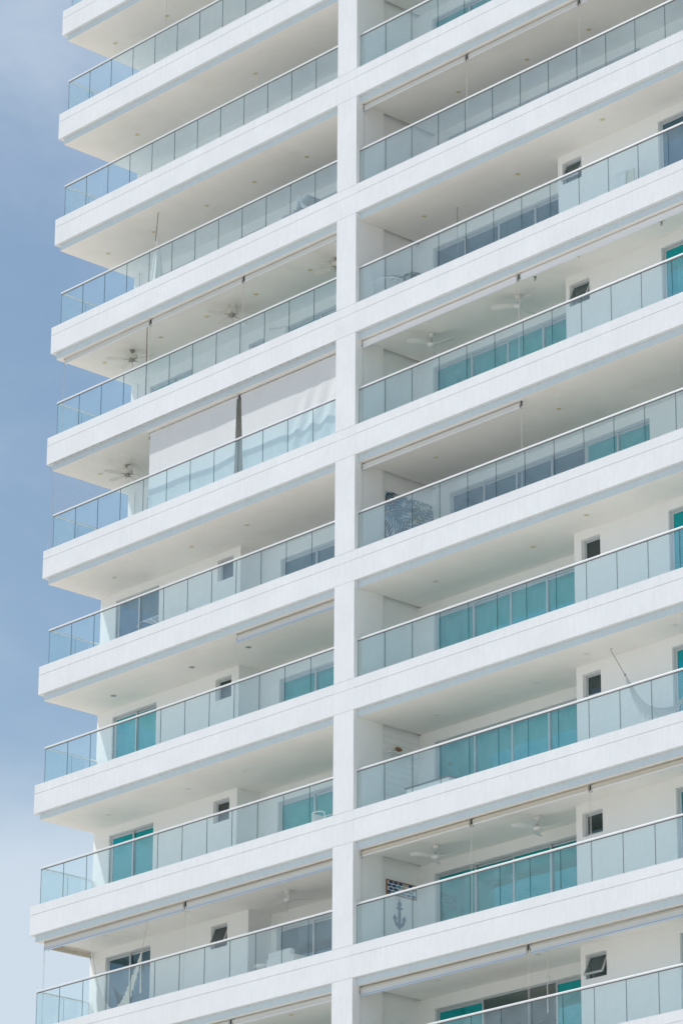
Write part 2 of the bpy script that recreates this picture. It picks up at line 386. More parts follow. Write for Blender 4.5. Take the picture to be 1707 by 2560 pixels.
def right_unit(k):
    z0, z1 = flr(k)+.002, ceil(k)-.001; c = ceil(k)
    TINT['now'] = 'blue_glass' if k in (3, 4, 6) else 'door_glass'
    if k in (3, 6):
        wall('facade_wall', 2.6, .58, RX+.1, z0, z1, [(1.11, 7.55, z0, c-.24), (8.9, 11.6, z0, c-.24)])
        sp = [2.21, 3.3, 4.43, 5.52, 6.5] if k == 6 else [2.5, 3.9, 5.3, 6.4]
        if k == 3: sliding_door(2.6, 1.11, 7.55, z0, c-.24, sp, [])
        else:
            sliding_door(2.6, 1.11, 5.50, z0, c-.24, [2.21, 3.3, 4.43], [])
            TINT['now'] = 'door_glass'; sliding_door(2.6, 5.503, 7.55, z0, c-.24, [6.5], [(5.55, 7.5)])
        sliding_door(2.6, 8.9, 11.6, z0, c-.24, [10.2], [])
        return
    xb = RB.get(k, 6.4); h = .27
    wall('facade_wall', 2.1, .58, xb+.18, z0, z1, [(1.10, 5.98, z0, c-h)])
    b = MB(); b.box(xb, xb+.18, 1.382, 2.098, z0, z1); b.build('return_wall', 'wall', tower)
    wx = {4: (6.34, 6.94), 5: (6.50, 7.12), 7: (6.72, 7.29), 8: (6.69, 7.23), 9: (6.60, 7.20), 10: (6.62, 7.23)}.get(k, (6.6, 7.2))
    wall('facade_wall', 1.2, xb, RX+.1, z0, z1, [(wx[0], wx[1], c-.73, c-.20), (9.31, 11.4, z0, c-.22)])
    awning_window(1.2, wx[0], wx[1], c-.73, c-.20, ang={4: 24, 5: 24, 10: 26}.get(k, 0))
    cur = {5: [(1.2, 2.3), (2.35, 5.9)], 7: [(1.15, 5.95)], 8: [(1.15, 5.95)], 9: [], 10: []}.get(k, [])
    sp = {4: [2.16, 3.3, 4.5], 10: [2.55, 4.83]}.get(k, [2.35, 3.56, 4.70])
    sliding_door(2.1, 1.10, 5.98, z0, c-h, sp, cur, openp=1 if k == 10 else None)
    sliding_door(1.2, 9.31, 11.4, z0, c-.22, [10.4], [(9.5, 11.3)] if k in (5, 7) else [])
for k in range(0, K1): left_unit(k); right_unit(k)

# rooms behind: one light partition per storey so that the glass looks into a dim depth
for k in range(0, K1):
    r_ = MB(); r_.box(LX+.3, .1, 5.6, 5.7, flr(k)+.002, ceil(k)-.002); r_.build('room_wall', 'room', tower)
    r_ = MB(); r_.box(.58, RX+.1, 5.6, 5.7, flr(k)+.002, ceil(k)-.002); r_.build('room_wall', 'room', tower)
ew = MB()
for k in range(0, K1): ew.box(LX+.14, LX+.29, 2.79 if k <= 5 else 1.99, 7.99, flr(k)+.002, ceil(k)-.002)
ew.build('end_wall', 'paint', tower)

# railings ------------------------------------------------------------
pm = MB(); pm.box(-.4435, .4435, -.005, .005, 0, .915, 0, 1)
panel = pm.build('glass_panel', ['rail_glass', 'edge'], tower); pmesh = panel.data; bpy.data.objects.remove(panel)
sm_ = MB(); sm_.box(-.005, .005, -.41, .41, 0, .915, 0, 1)
side = sm_.build('glass_panel', ['rail_glass', 'edge'], tower); smesh = side.data; bpy.data.objects.remove(side)
def put(mesh, name, parent, loc):
    o = bpy.data.objects.new(name, mesh); COL.objects.link(o); o.parent = parent; o.location = loc; return o
for k in range(0, K1):
    t = bt(k); full = k <= 11
    rl = empty('railing', (0, 0, t)); rl.parent = tower
    h = MB(); h.tube([(-10.79, .12, .945), (-.002, .12, .945)], .025, 14); h.tube([(-10.79, .10, .945), (-10.79, 1.73 if k > 5 else 2.5, .945)], .022, 12)
    h.box(-10.79, -.004, .109, .131, .905, .924, 1)
    h.build('handrail', ['alu', 'trim'], rl)
    p = MB(); p.tube([(-10.79, 1.73 if k > 5 else 2.5, .945), (-10.79, 1.73 if k > 5 else 2.5, -.05)], .018, 8); p.build('end_post', 'alu', rl)
    rr = empty('railing', (0, 0, t)); rr.parent = tower
    h = MB(); h.tube([(.679, .12, .945), (RX-.002, .12, .945)], .025, 14); h.box(.68, RX-.004, .109, .131, .905, .924, 1)
    h.build('handrail', ['alu', 'trim'], rr)
    for i in range(12): put(pmesh, 'glass_panel', rl, (-.471-.898*i, .12, 0))
    for i in range(13):
        x = 1.575+.902*i-.451
        if x+.45 < RX: put(pmesh, 'glass_panel', rr, (x, .12, 0))
    for y in (.545, 1.375) if k > 5 else (.525, 1.31, 2.095): put(smesh, 'glass_panel', rl, (-10.80, y, 0)).scale.y = 1 if k > 5 else .945

# ------------------------------------------------------------------ downlights
def make_downlight(lens):
    root = empty('downlight')
    r_ = MB(); r_.lathe([(.062, 0), (.078, 0), (.080, -.004), (.072, -.012), (.063, -.008)], 24); r_.build('ring', 'whiteplastic' if lens != 'dlgrey' else 'frame', root)
    l = MB(); l.lathe([(.063, -.0075), (.04, -.010), (0.0, -.011)], 20); l.build('lens', lens, root)
    return root
DLP = {v: make_downlight(v) for v in ('dl', 'dlgrey', 'dlwhite')}; used = set()
DLS = {('L', 1): [(-10.14, 1.12), (-8.01, 1.15)], ('L', 2): [(-9.12, 1.14), (-4.38, 1.14)],
 ('L', 3): [(-10.17, 1.12), (-8.32, 1.14), (-6.18, 1.12), (-4.31, 1.10), (-2.35, 1.11)],
 ('L', 4): [(-10.2, 1.14), (-7.94, 1.15), (-6.13, 1.16), (-4.25, 1.16), (-2.25, 1.17)], ('L', 5): [(-10.23, 1.13)],
 ('L', 6): [(-9.34, .98), (-6.3, .95), (-4.21, .95)], ('L', 7): [(-9.37, 1.09), (-6.31, 1.06), (-4.22, 1.06)],
 ('L', 8): [(-9.37, 1.03), (-6.31, 1.01), (-4.23, 1.0)], ('L', 9): [(-9.21, .89), (-6.09, .88)], ('L', 10): [(-2.38, .92)],
 ('R', 3): [(2.72, 1.43), (5.0, 1.45), (7.02, 1.45)], ('R', 4): [(1.88, 1.09), (5.0, 1.10), (8.26, .52)], ('R', 5): [(7.43, .51), (10.0, .50)],
 ('R', 6): [(2.13, 1.20), (6.13, 1.17)], ('R', 7): [(2.22, 1.10), (5.34, 1.10), (7.53, .53)],
 ('R', 8): [(2.02, 1.29), (5.19, 1.29), (7.33, .66), (9.92, .64)], ('R', 10): [(2.28, 1.04), (5.41, 1.01)]}
for (sd_, k), pts in DLS.items():
    kind = 'dlgrey' if (sd_, k) == ('L', 7) else 'dlwhite' if (sd_, k) in (('L', 9), ('R', 8), ('R', 10), ('L', 8)) else 'dl'
    cn = {'dl': 'cream', 'dlgrey': 'dark grey', 'dlwhite': 'white'}[kind]
    for i, (x, y) in enumerate(pts):
        o = DLP[kind] if kind not in used else copy_tree(DLP[kind]); used.add(kind)
        o.location = (x, y, ceil(k)-.001)
        n = len(pts); pos = '' if n == 1 else (['leftmost', 'rightmost'][i] if n == 2 else ['leftmost', 'second from the left', 'middle' if n == 5 else ('rightmost' if n == 3 else 'third from the left'), 'fourth from the left' if n == 5 else 'rightmost', 'rightmost'][i])
        if n == 3 and i == 1: pos = 'middle one'
        tag(o, f"{cn} downlight{', '+pos+',' if pos else ' alone'} on the {where(sd_, k)}", 'ceiling light', 'round downlights in the balcony soffits')

# ------------------------------------------------------------------ roller blinds under the rims
def roller_blind(side_, k, x0, x1, style, desc, y=.25, drop=0, cords=(True, True), rot=None, full=False):
    """x0..x1 is the width; the root stands at the left bracket, local x along the blind"""
    Lb = abs(x1-x0); zc = ceil(k)
    root = empty('roller_blind', (x0, y, zc)) if rot is None else empty('roller_blind', rot[0], rot[1])
    fab = {'tan': 'tan', 'grey': 'greyfab', 'white': 'whitefab', 'sleek': 'greyfab', 'curtain': 'whitefab'}[style]
    rr = {'tan': .052, 'grey': .046, 'white': .056, 'sleek': .05, 'curtain': .045}[style]; zr = -.070
    t = MB(); n = 24
    def tubefn(u, v):
        r_ = rr*(1+.03*math.sin(u*Lb*5)); a = 2*math.pi*v
        return (.03+(Lb-.06)*u, r_*math.cos(a), zr-.004*math.sin(u*math.pi)+r_*math.sin(a))
    t.grid(tubefn, max(10, int(Lb*6)), 16); t.box(.025, .032, -rr*.8, rr*.8, zr-rr*.8, zr+rr*.8); t.box(Lb-.032, Lb-.025, -rr*.8, rr*.8, zr-rr*.8, zr+rr*.8)
    t.build('fabric_roll', 'sleekroll' if style == 'sleek' else fab, root)
    if not full:
        d = {'tan': .028, 'grey': .05, 'white': .075, 'sleek': .07}[style]
        zf = zr-rr*.4
        f = MB(); f.box(.035, Lb-.035, -rr*.96, -rr*.96+.004, zf-d-.02, zf); f.build('hanging_fabric', fab, root)
        b = MB(); zb = zf-d-.02
        if style == 'tan': b.tube([(.03, -rr*.9, zb-.012), (Lb-.03, -rr*.9, zb-.012)], .014, 10)
        elif style == 'sleek':
            b.box(.03, Lb-.03, -rr-.012, -rr+.016, zb-.026, zb-.004); b.box(.03, Lb-.03, -rr-.008, -rr+.012, zb-.036, zb-.0265, 1); b.box(.03, Lb-.03, -rr-.012, -rr+.016, zb-.058, zb-.0365)
        else: b.box(.03, Lb-.03, -rr-.008, -rr+.014, zb-.022, zb)
        b.build('bottom_bar', ['bluealu' if style == 'sleek' else 'whiteplastic', 'trim'], root)
    for i, bx in enumerate((0, Lb)):
        s_ = 1 if i == 0 else -1
        b = MB(); b.box(bx-.004, bx+.002, -.018, .018, zr-.04, -.001)
        b.box(bx-.012, bx+.012, -.04, .04, -.008, -.002, 1)
        b.lathe([(.0, -.014), (.012, -.014), (.015, 0), (.009, .010), (0, .010)], 10, c=(bx, -.02, zr-.052))
        b.tube([(bx, -.02, zr-.06), (bx+.01*s_, -.03, zr-.09), (bx, -.02, zr-.12)], .008, 6)
        b.build('bracket', ['darkmetal', 'frame'], root)
        if cords[i]:
            c = MB(); zl = -2.2
            c.tube([(bx-.012, -.02, zr-.06), (bx-.014, -.02, -1.1), (bx-.012, -.02, zl)], .0035, 5); c.tube([(bx+.016, -.02, zr-.06), (bx+.018, -.015, -1.2), (bx+.014, -.02, zl)], .0035, 5)
            c.build('pull_cord', 'cord', root)
    tag(root, desc, 'roller blind', 'roller blinds mounted under the balcony rims')
    return root
wl = lambda k: 'the '+where('L', k); wr = lambda k: 'the '+where('R', k)
roller_blind('L', 4, -10.72, -7.24, 'grey', f'rolled grey-white blind at the outer corner of {wl(4)}')
roller_blind('L', 4, -7.18, -3.66, 'grey', f'rolled grey-white blind, middle one of three on {wl(4)}', cords=(False, True))
roller_blind('L', 4, -3.60, -.03, 'grey', f'rolled grey-white blind next to the pier on {wl(4)}', cords=(False, False))
roller_blind('L', 7, -3.68, -.03, 'sleek', f'single rolled blind next to the pier on {wl(7)}', cords=(True, False))
roller_blind('L', 9, -10.70, -5.39, 'sleek', f'long rolled beige blind above the hammock on {wl(9)}')
roller_blind('L', 9, -5.33, -.03, 'sleek', f'rolled beige blind near the ceiling fan on {wl(9)}', cords=(False, False))
roller_blind('L', 10, -10.7, -3.68, 'grey', f'long rolled blind left of the bracket on {wl(10)}')
roller_blind('L', 10, -3.60, -.03, 'grey', f'short rolled blind beside the pier on {wl(10)}', cords=(False, False))
roller_blind('R', 3, .69, 4.22, 'grey', f'rolled blind next to the pier on {wr(3)}')
roller_blind('R', 3, 4.28, 7.88, 'grey', f'rolled blind, middle one of three on {wr(3)}', cords=(False, True))
roller_blind('R', 3, 7.94, 11.6, 'grey', f'rolled blind at the right edge on {wr(3)}', cords=(False, False))
roller_blind('R', 5, .69, 5.84, 'white', f'thick rolled white blind next to the pier on {wr(5)}')
roller_blind('R', 5, 5.92, 11.6, 'white', f'thick rolled white blind above the small window on {wr(5)}', cords=(False, False))
roller_blind('R', 6, .69, 5.88, 'grey', f'single rolled grey blind above the leaf mural on {wr(6)}')
roller_blind('R', 9, .72, 4.20, 'tan', f'rolled tan blind above the anchor on {wr(9)}')
roller_blind('R', 9, 4.26, 7.77, 'tan', f'rolled tan blind, middle one of three on {wr(9)}', cords=(False, True))
roller_blind('R', 9, 7.83, 11.5, 'tan', f'rolled tan blind at the right edge on {wr(9)}', cords=(False, False))
roller_blind('R', 10, .69, 5.89, 'sleek', f'rolled pale blind next to the pier on {wr(10)}')
roller_blind('R', 10, 5.96, 11.5, 'sleek', f'rolled pale blind above the open window on {wr(10)}', cords=(False, False))
roller_blind('L', 9, 0, 1.32, 'tan', f'short rolled beige blind over the side railing of {wl(9)}', rot=((-10.78, .40, ceil(9)), R(90)), cords=(False, False))

# the two lowered blinds of the fifth left-hand balcony
def lowered(x0, x1, desc, fold, lean):
    root = roller_blind('L', 5, x0, x1, 'curtain', desc, full=True, cords=(False, False), y=.29)
    Lb = x1-x0; H = 2.22
    def f(u, v):
        x = .05+(Lb-.1)*u; xs = x + lean(u, v); d = 0
        for (c, wdt, amp) in fold:
            q = (u - (c + (1-v)*.26 - .08))/wdt
            d += amp*math.exp(-q*q)*max(0, min(1, (v-.12)*2.0))
        d += .010*math.sin(u*9+1)*v + .03*v*math.sin(u*2.6)
        return (xs, -.045+d-.02*v, -.07-H*v)
    c = MB(); c.grid(f, 150, 50); c.build('cloth', 'clothgrey', root, recalc=False)
    return root
lowered(-7.2, -3.80, 'smooth lowered white blind, the left one of two behind the net', [], lambda u, v: -.10*v*(u > .5)*(u-.5))
lowered(-3.74, -.03, 'creased lowered white blind beside the pier behind the net', [(.50, .05, .014), (.57, .045, -.016), (.64, .045, .018), (.71, .05, -.020), (.79, .045, .014), (.87, .04, -.018), (.94, .03, .012)], lambda u, v: .13*v*(1-u)*(u < .6)*max(0, 1-u*1.7))

# ------------------------------------------------------------------ ceiling fans
def blade_mesh(r0, r1, w0, w1, curve=0.0, pitch=.2, thick=.008, n=14):
    b = MB(); top = []; bot = []
    for i in range(n+1):
        u = i/n; r_ = r0+(r1-r0)*u; wd = (w0+(w1-w0)*math.sin(min(1, u*1.25)*math.pi/2))*(1 if u < .85 else math.sqrt(max(.02, 1-((u-.85)/.15)**2)))
        off = curve*math.sin(u*math.pi)
        for s_, lst in ((-1, bot), (1, top)): lst.append((r_, off+s_*wd/2, s_*wd/2*pitch))
    vs = []
    for a, c in zip(bot, top): vs += [a, c, (a[0], a[1], a[2]-thick), (c[0], c[1], c[2]-thick)]
    fs = []
    for i in range(n):
        o = i*4; p = o+4
        fs += [(o, o+1, p+1, p), (o+2, p+2, p+3, o+3), (o, p, p+2, o+2), (o+1, o+3, p+3, p+1)]
    fs += [(0, 2, 3, 1), (n*4, n*4+1, n*4+3, n*4+2)]
    b.add(vs, fs, 0, False); return b
def turn(o, a, z): o.rotation_euler = (0, 0, a); o.location = (0, 0, z)
def fan_five(metal='fancream'):
    root = empty('ceiling_fan')
    c = MB(); c.lathe([(.0, 0), (.075, 0), (.078, -.02), (.05, -.06), (.018, -.065)], 24); c.build('canopy', 'fangrey', root)
    m = MB(); m.lathe([(.018, -.06), (.018, -.09), (.06, -.10), (.135, -.125), (.155, -.17), (.14, -.215), (.09, -.24), (0, -.242)], 28); m.build('motor', metal, root)
    k = MB(); k.lathe([(.07, -.242), (.075, -.27), (.05, -.31), (.02, -.325), (0, -.325)], 20)
    for i in range(3):
        a = i*2.09+.4; k.tube([(.05*math.cos(a), .05*math.sin(a), -.29), (.10*math.cos(a), .10*math.sin(a), -.33), (.12*math.cos(a), .12*math.sin(a), -.30)], .008, 6)
    k.build('light_kit', 'fangrey', root)
    for i in range(5):
        a = R(20+72*i); bl = blade_mesh(.17, .66, .09, .135, 0, .22); o = bl.build('blade', metal, root); turn(o, a, -.25)
        ir = MB(); ir.tube([(.08, 0, 0), (.14, 0, -.008), (.20, 0, 0)], .010, 6); o2 = ir.build('blade_iron', 'fangrey', o)
    c = MB(); c.tube([(.02, .02, -.32), (.02, .02, -.55)], .003, 5); c.lathe([(0, -.02), (.008, -.01), (.008, .01), (0, .02)], 8, c=(.02, .02, -.56)); c.build('pull_chain', 'greycord', root)
    return root
def fan_three(kind='prop'):
    root = empty('ceiling_fan')
    if kind == 'prop':
        c = MB(); c.lathe([(0, 0), (.07, 0), (.075, -.04), (.05, -.085), (.012, -.10)], 24); c.build('canopy', 'fanwhite', root)
        d = MB(); d.tube([(0, 0, -.09), (0, 0, -.24)], .012, 10); d.lathe([(.012, 0), (.03, -.01), (.03, -.04)], 12, c=(0, 0, -.17)); d.build('downrod', 'frame', root)
        m = MB(); m.lathe([(.02, -.22), (.07, -.235), (.10, -.26), (.10, -.285), (.07, -.32), (0, -.335)], 24); m.build('motor', 'fanwhite', root); z = -.265
        for i in range(3): bl = blade_mesh(.07, .62, .10, .15, .05, .28, .012); turn(bl.build('blade', 'fanwhite', root), R(10+120*i), z)
    else:
        c = MB(); c.lathe([(0, 0), (.085, 0), (.085, -.02), (.06, -.035), (.062, -.10), (.085, -.235), (.07, -.27), (0, -.275)], 28); c.build('motor', 'fanwhite', root)
        for i in range(3): bl = blade_mesh(.09, .62, .07, .11, 0, .12, .008); turn(bl.build('blade', 'fanwhite', root), R(45+120*i), -.215)
        c = MB(); c.tube([(0, 0, -.27), (0, 0, -.50)], .003, 5); c.lathe([(0, -.025), (.008, -.012), (.006, .01), (0, .02)], 8, c=(0, 0, -.51)); c.build('pull_chain', 'greycord', root)
    return root
f5 = fan_five(); f3 = fan_three(); fc = fan_three('cone')
def place_fan(o, x, y, k, rz, lab): o.location = (x, y, ceil(k)-.001); o.rotation_euler = (0, 0, R(rz)); tag(o, lab, 'ceiling fan', 'ceiling fans on the balconies')
place_fan(f5, -9.10, 1.16, 4, 0, 'five-blade ceiling fan near the outer corner of '+wl(4))
place_fan(copy_tree(f5), -5.18, 1.18, 4, 12, 'five-blade ceiling fan in the middle of '+wl(4))
place_fan(copy_tree(f5), -1.29, 1.19, 4, 30, 'five-blade ceiling fan half hidden by the pier on '+wl(4))
place_fan(copy_tree(f5), -9.29, 1.27, 5, 20, 'cream five-blade ceiling fan behind the safety net left of the lowered blinds')
place_fan(f3, 2.17, 1.12, 9, 0, 'white three-blade ceiling fan above the anchor, left of two')
place_fan(copy_tree(f3), 5.33, 1.13, 9, 0, 'white three-blade ceiling fan near the small window, right one above the anchor balcony')
place_fan(copy_tree(f3), 2.08, 1.12, 5, 0, 'white three-blade ceiling fan nearer the pier on '+wr(5))
place_fan(copy_tree(f3), 5.02, 1.04, 5, -35, 'white three-blade ceiling fan nearer the small window on '+wr(5))
place_fan(fc, -2.99, 1.31, 9, 0, 'white ceiling fan with pull chain on the balcony above the hammock and sofa')

# ------------------------------------------------------------------ hammocks, ropes and hooks
def hook(name_root, x, y, z):
    h = MB(); h.lathe([(0, 0), (.022, 0), (.022, -.006), (.006, -.01)], 12, c=(x, y, z)); h.tube([(x, y, z-.008), (x, y, z-.03)], .005, 6)
    h.tube([(x+.018*math.cos(a), y, z-.045+.018*math.sin(a)) for a in [i*math.pi/6+math.pi/2 for i in range(13)]], .004, 6)
    return h
def catm(pts, n=10):
    P = [Vector(p) for p in pts]; o = []
    for i in range(len(P)-1):
        a, b, c, d = P[max(i-1, 0)], P[i], P[i+1], P[min(i+2, len(P)-1)]
        for j in range(n):
            t = j/n; o.append(.5*((2*b)+(-a+c)*t+(2*a-5*b+4*c-d)*t*t+(-a+3*b-3*c+d)*t**3))
    o.append(P[-1]); return o
def hammock(hookA, upper, hookB, lower_off, desc, cm, cordm, tail=None, nth=16, tr=.0075, shp=.8):
    """upper: the taut near edge from knot A to knot B; the net sags away from it by lower_off (y, z) at mid-length"""
    root = tag(empty('hammock', hookA), desc, 'hammock'); O = Vector(hookA)
    h = hook('hook', *hookA); h.v = [tuple(Vector(v)-O) for v in h.v]; h.build('ceiling_hook', 'chrome', root)
    r_ = MB(); r_.tube([Vector(hookA)-O+Vector((0, 0, -.06)), Vector(upper[0])-O], .008, 6); r_.tube([Vector(hookB)-O, Vector(upper[-1])-O], .008, 6)
    for p in (upper[0], upper[-1]): r_.lathe([(0, -.035), (.02, -.02), (.024, .01), (.012, .03), (0, .035)], 8, c=tuple(Vector(p)-O))
    r_.build('rope', cordm, root)
    up_ = catm(upper, 12); n = len(up_)
    b = MB(); rows = []
    for t in range(nth+1):
        v = t/nth; row = []
        for i, p in enumerate(up_):
            u = i/(n-1); s_ = math.sin(math.pi*u)**shp
            wob = .012*math.sin(i*1.7+t*2.1)*s_
            row.append(p - O + Vector((wob, lower_off[0]*v*s_+wob*.6, lower_off[1]*(v**1.1)*s_)))
        rows.append(row); b.tube(row, tr if t not in (0,) else .017, 4, cap=False)
    # cross threads of the open weave
    for i in range(2, n-2):
        for t in range(nth): 
            if (i+t) % 2 == 0: b.tube([rows[t][i], rows[t+1][min(i+1, n-1)]], .005, 3, cap=False)
            else: b.tube([rows[t][i], rows[t+1][max(i-1, 0)]], .005, 3, cap=False)
    b.build('woven_bed', cm, root)
    # fringe along the lower hem
    if tail:
        q = MB()
        for i in range(3, n-3):
            p = rows[-1][i]; q.tube([p, p+Vector((.01*math.sin(i), .01, -tail*(.7+.3*math.sin(i*2.3)))), ], .005, 3, cap=False)
        q.build('fringe', cm, root)
    return root
c9 = ceil(9)
hm = hammock((-7.14, .56, c9), [(-7.52, .69, ZO-26.49), (-7.83, .79, ZO-26.77), (-8.26, .93, ZO-27.12), (-8.69, 1.08, ZO-27.39), (-9.28, 1.28, ZO-27.46), (-9.77, 1.44, ZO-27.19), (-10.05, 1.52, ZO-26.92), (-10.32, 1.62, ZO-26.62)],
        (-10.76, 1.77, ZO-25.72), (-.12, -.72), 'white macrame hammock slung before the sliding door of '+wl(9), 'hammock', 'cord', .12, nth=18, shp=.5)
tag(hm, cat='hammock')
tl = MB(); tl.tube([(-.38, .13, -.80), (-.36, .10, -1.2), (-.34, .10, -1.76)], [.012, .012, .02], 6); tl.build('loose_tail', 'hammock', hm)
c8 = ceil(8)
hm = hammock((7.95, .78, c8), [(8.34, .78, ZO-23.30), (8.52, .78, ZO-23.57), (8.65, .78, ZO-23.78), (8.85, .78, ZO-24.03), (9.08, .78, ZO-24.18), (9.35, .78, ZO-24.28), (9.67, .78, ZO-24.31), (9.98, .78, ZO-24.18), (10.3, .78, ZO-23.85), (10.6, .78, ZO-23.4)],
        (11.1, .78, c8-.05), (-.08, -.20), 'grey-white fringed hammock hanging near the right edge on '+wr(8), 'hamgrey', 'greycord', .14, nth=8, tr=.0035)
tag(hm, cat='hammock')

def rope(name, pts, r_, m, lab, cat='rope', ceilhook=True, extra=None):
    O = Vector(pts[0]); root = empty(name, pts[0])
    if ceilhook: h = hook('h', 0, 0, 0); h.build('hook', 'chrome', root)
    b = MB(); b.tube([Vector(p)-O+(Vector((0, 0, -.05)) if i == 0 and ceilhook else Vector()) for i, p in enumerate(pts)], r_, 6); b.build('strand', m, root)
    if extra: extra(root, O)
    return tag(root, lab, cat)
def tassel(z0, z1, w_, m, dx=0, dy=0):
    def f(root, O):
        b = MB(); n = 28
        def s_(u, v):
            a = 2*math.pi*u; r_ = w_*(.16+.84*v**.8)*(1+.16*math.sin(a*7+v*3)+.08*math.sin(a*3))
            return (dx*(v)+r_*math.cos(a), dy*v+r_*.8*math.sin(a), z0-O.z+(z1-z0)*v)
        b.grid(s_, 56, n); b.lathe([(0, .05), (.03, .03), (.035, 0), (.02, -.03)], 10, c=(0, 0, z0-O.z)); b.build('gathered_cloth', m, root)
    return f
rope('hammock_bundle', [(-7.37, .5, ceil(3)), (-7.42, .5, ZO-7.6), (-7.45, .5, ZO-7.86)], .010, 'greycord', 'pale gathered hammock hanging from a dark rope on '+wl(3), 'hammock', extra=tassel(ZO-7.86, ZO-9.3, .19, 'hammock', 0))
rope('rope', [(-7.26, .52, ceil(1)), (-7.28, .52, ZO-1.7), (-7.31, .52, ZO-2.05)], .006, 'cord', 'pale rope with white tassel hanging on '+wl(1), extra=tassel(ZO-2.05, ZO-2.42, .022, 'hammock'))
rope('rope', [(-7.60, .43, ceil(4)), (-7.60, .43, ZO-11.2), (-7.60, .43, ZO-12.4)], .010, 'darkcord', 'straight brown rope hanging to the railing on '+wl(4))
rope('rope', [(2.74, 1.35, ceil(4)), (2.74, 1.35, ZO-10.5), (2.76, 1.35, ZO-12.0)], .007, 'greycord', 'thin dark rope hanging from a ceiling hook above the glass, right of the potted palm')
def ring_end(root, O):
    b = MB(); b.tube([(.02+.035*math.cos(a), 0, -.76+.05*math.sin(a)) for a in [i*math.pi/8 for i in range(17)]], .008, 6); b.build('ring', 'cord', root)
rope('rope', [(6.27, .43, ceil(10)), (6.28, .43, ZO-29.45), (6.31, .43, ZO-29.61), (6.24, .43, ZO-29.72), (6.25, .43, ZO-30.3)], .010, 'cord', 'cream rope with knotted ring at '+wr(10), extra=ring_end)
for k, x, y, z, d in ((3, -10.60, 2.55, ZO-7.10, .75), (4, -10.55, 2.55, ZO-10.3, .8), (5, -10.55, 2.55, ZO-13.36, .9)):
    rope('rope', [(x, y, z), (x+.04, y-.02, z-d)], .006, 'greycord', 'thin dark rope at the rear outer corner of '+wl(k), 'rope')
for x, y, k, la in ((9.93, .56, 5, 'small dark hook below a downlight at the right of '), (6.0, .61, 5, 'small dark hook right of the blind bracket on '), (7.9, .55, 9, 'tiny white ceiling hook near the small window on ')):
    h = MB(); h.v = []; hh = hook('', 0, 0, 0); o = hh.build('ceiling_hook', 'darkmetal' if k == 5 else 'whiteplastic'); o.location = (x, y, ceil(k)-.001); o.scale = (1.5,)*3; tag(o, la+where('R', k), 'hook')

# ------------------------------------------------------------------ safety net over the fifth left-hand balcony
net = empty('safety_net', (0, 0, 0)); tag(net, 'thin diamond-mesh safety net in front of the lowered white blinds', 'safety net')
zt, zb = bt(4)-.742, bt(5)+.95
nb = MB(); P = .10
def ymid(v): return .03+.07*v+.02*math.sin(math.pi*v)
Hn = zt-zb; x0, x1 = -10.93, -.02; i = 0; nx = int((x1-x0+Hn)/P)
for i in range(nx+1):
    for s_ in (1, -1):
        xs = x0-Hn+i*P if s_ > 0 else x0+i*P; pts = []
        for j in range(9):
            v = j/8; x = xs+s_*Hn*v*.72+(Hn*.28 if s_ > 0 else 0); 
            if x0 <= x <= x1: pts.append((x, ymid(v), zt-Hn*v))
        if len(pts) > 1: nb.tube(pts, .0014, 3, cap=False)
nb.build('front_mesh', 'net', net)
nb = MB(); Hs = zt-(bt(5)+.02)
def side_x(v): return -10.93-.06*math.sin(math.pi*v)**.7
y0, y1 = .05, 2.5
for i in range(int((y1-y0+Hs)/P)+1):
    for s_ in (1, -1):
        ys = y0-Hs+i*P if s_ > 0 else y0+i*P; pts = []
        for j in range(15):
            v = j/14; y = ys+s_*Hs*v*.72+(Hs*.28 if s_ > 0 else 0)
            if y0+.16*math.sin(math.pi*v) <= y <= y1: pts.append((side_x(v), y, zt-Hs*v))
        if len(pts) > 1: nb.tube(pts, .0009, 3, cap=False)
nb.build('side_mesh', 'net', net)
eb = MB(); eb.tube([(side_x(j/14), .05+.17*math.sin(math.pi*j/14), zt-Hs*j/14) for j in range(15)], .005, 5); eb.tube([(x0, .03, zt-.004), (x1, .03, zt-.004)], .005, 5)
eb.build('edge_cord', 'net', net)
hb_ = MB()
x = -10.7
while x < -.1:
    hb_.tube([(x, .02, zt+.001), (x, .02, zt-.018), (x+.02, .01, zt-.03)], .008, 6); x += .31
hb_.build('net_hooks', 'pot', net)

# ------------------------------------------------------------------ things on the balconies
def rbox(parent, name, x0, x1, y0, y1, z0, z1, m, bev=.02):
    b = MB(); b.box(x0, x1, y0, y1, z0, z1); return b.build(name, m, parent, bevel=bev)
# white rope-weave tub chair with cushion
ch = empty('garden_chair', (.82, .90, flr(4))); tag(ch, 'white rope-weave tub chair with ivory cushion in front of the potted palm', 'chair')
b = MB(); a0, a1 = R(-200), R(20)
arc = [( .40*math.cos(a0+(a1-a0)*i/24), .34*math.sin(a0+(a1-a0)*i/24)) for i in range(25)]
b.tube([(x*1.05, y*1.05, .78) for x, y in arc], .016, 8); b.tube([(x*.9, y*.9, .40) for x, y in arc], .014, 8); b.build('frame', 'white', ch)
b = MB()
for i in range(61):
    a = a0+(a1-a0)*i/60; x, y = .40*math.cos(a), .34*math.sin(a); b.tube([(x*1.05, y*1.05, .78), (x*.9, y*.9, .40)], .0065, 4)
b.build('backrest', 'white', ch)
b = MB(); b.lathe([(0, .40), (.33, .40), (.36, .43), (.33, .50), (0, .51)], 24); b.build('seat', 'ivory', ch)
b = MB(); b.lathe([(0, -.10), (.07, -.08), (.095, 0), (.07, .08), (.03, .12), (0, .13)], 16, c=(-.24, 0, .83)); b.build('pillow', 'ivory', ch)
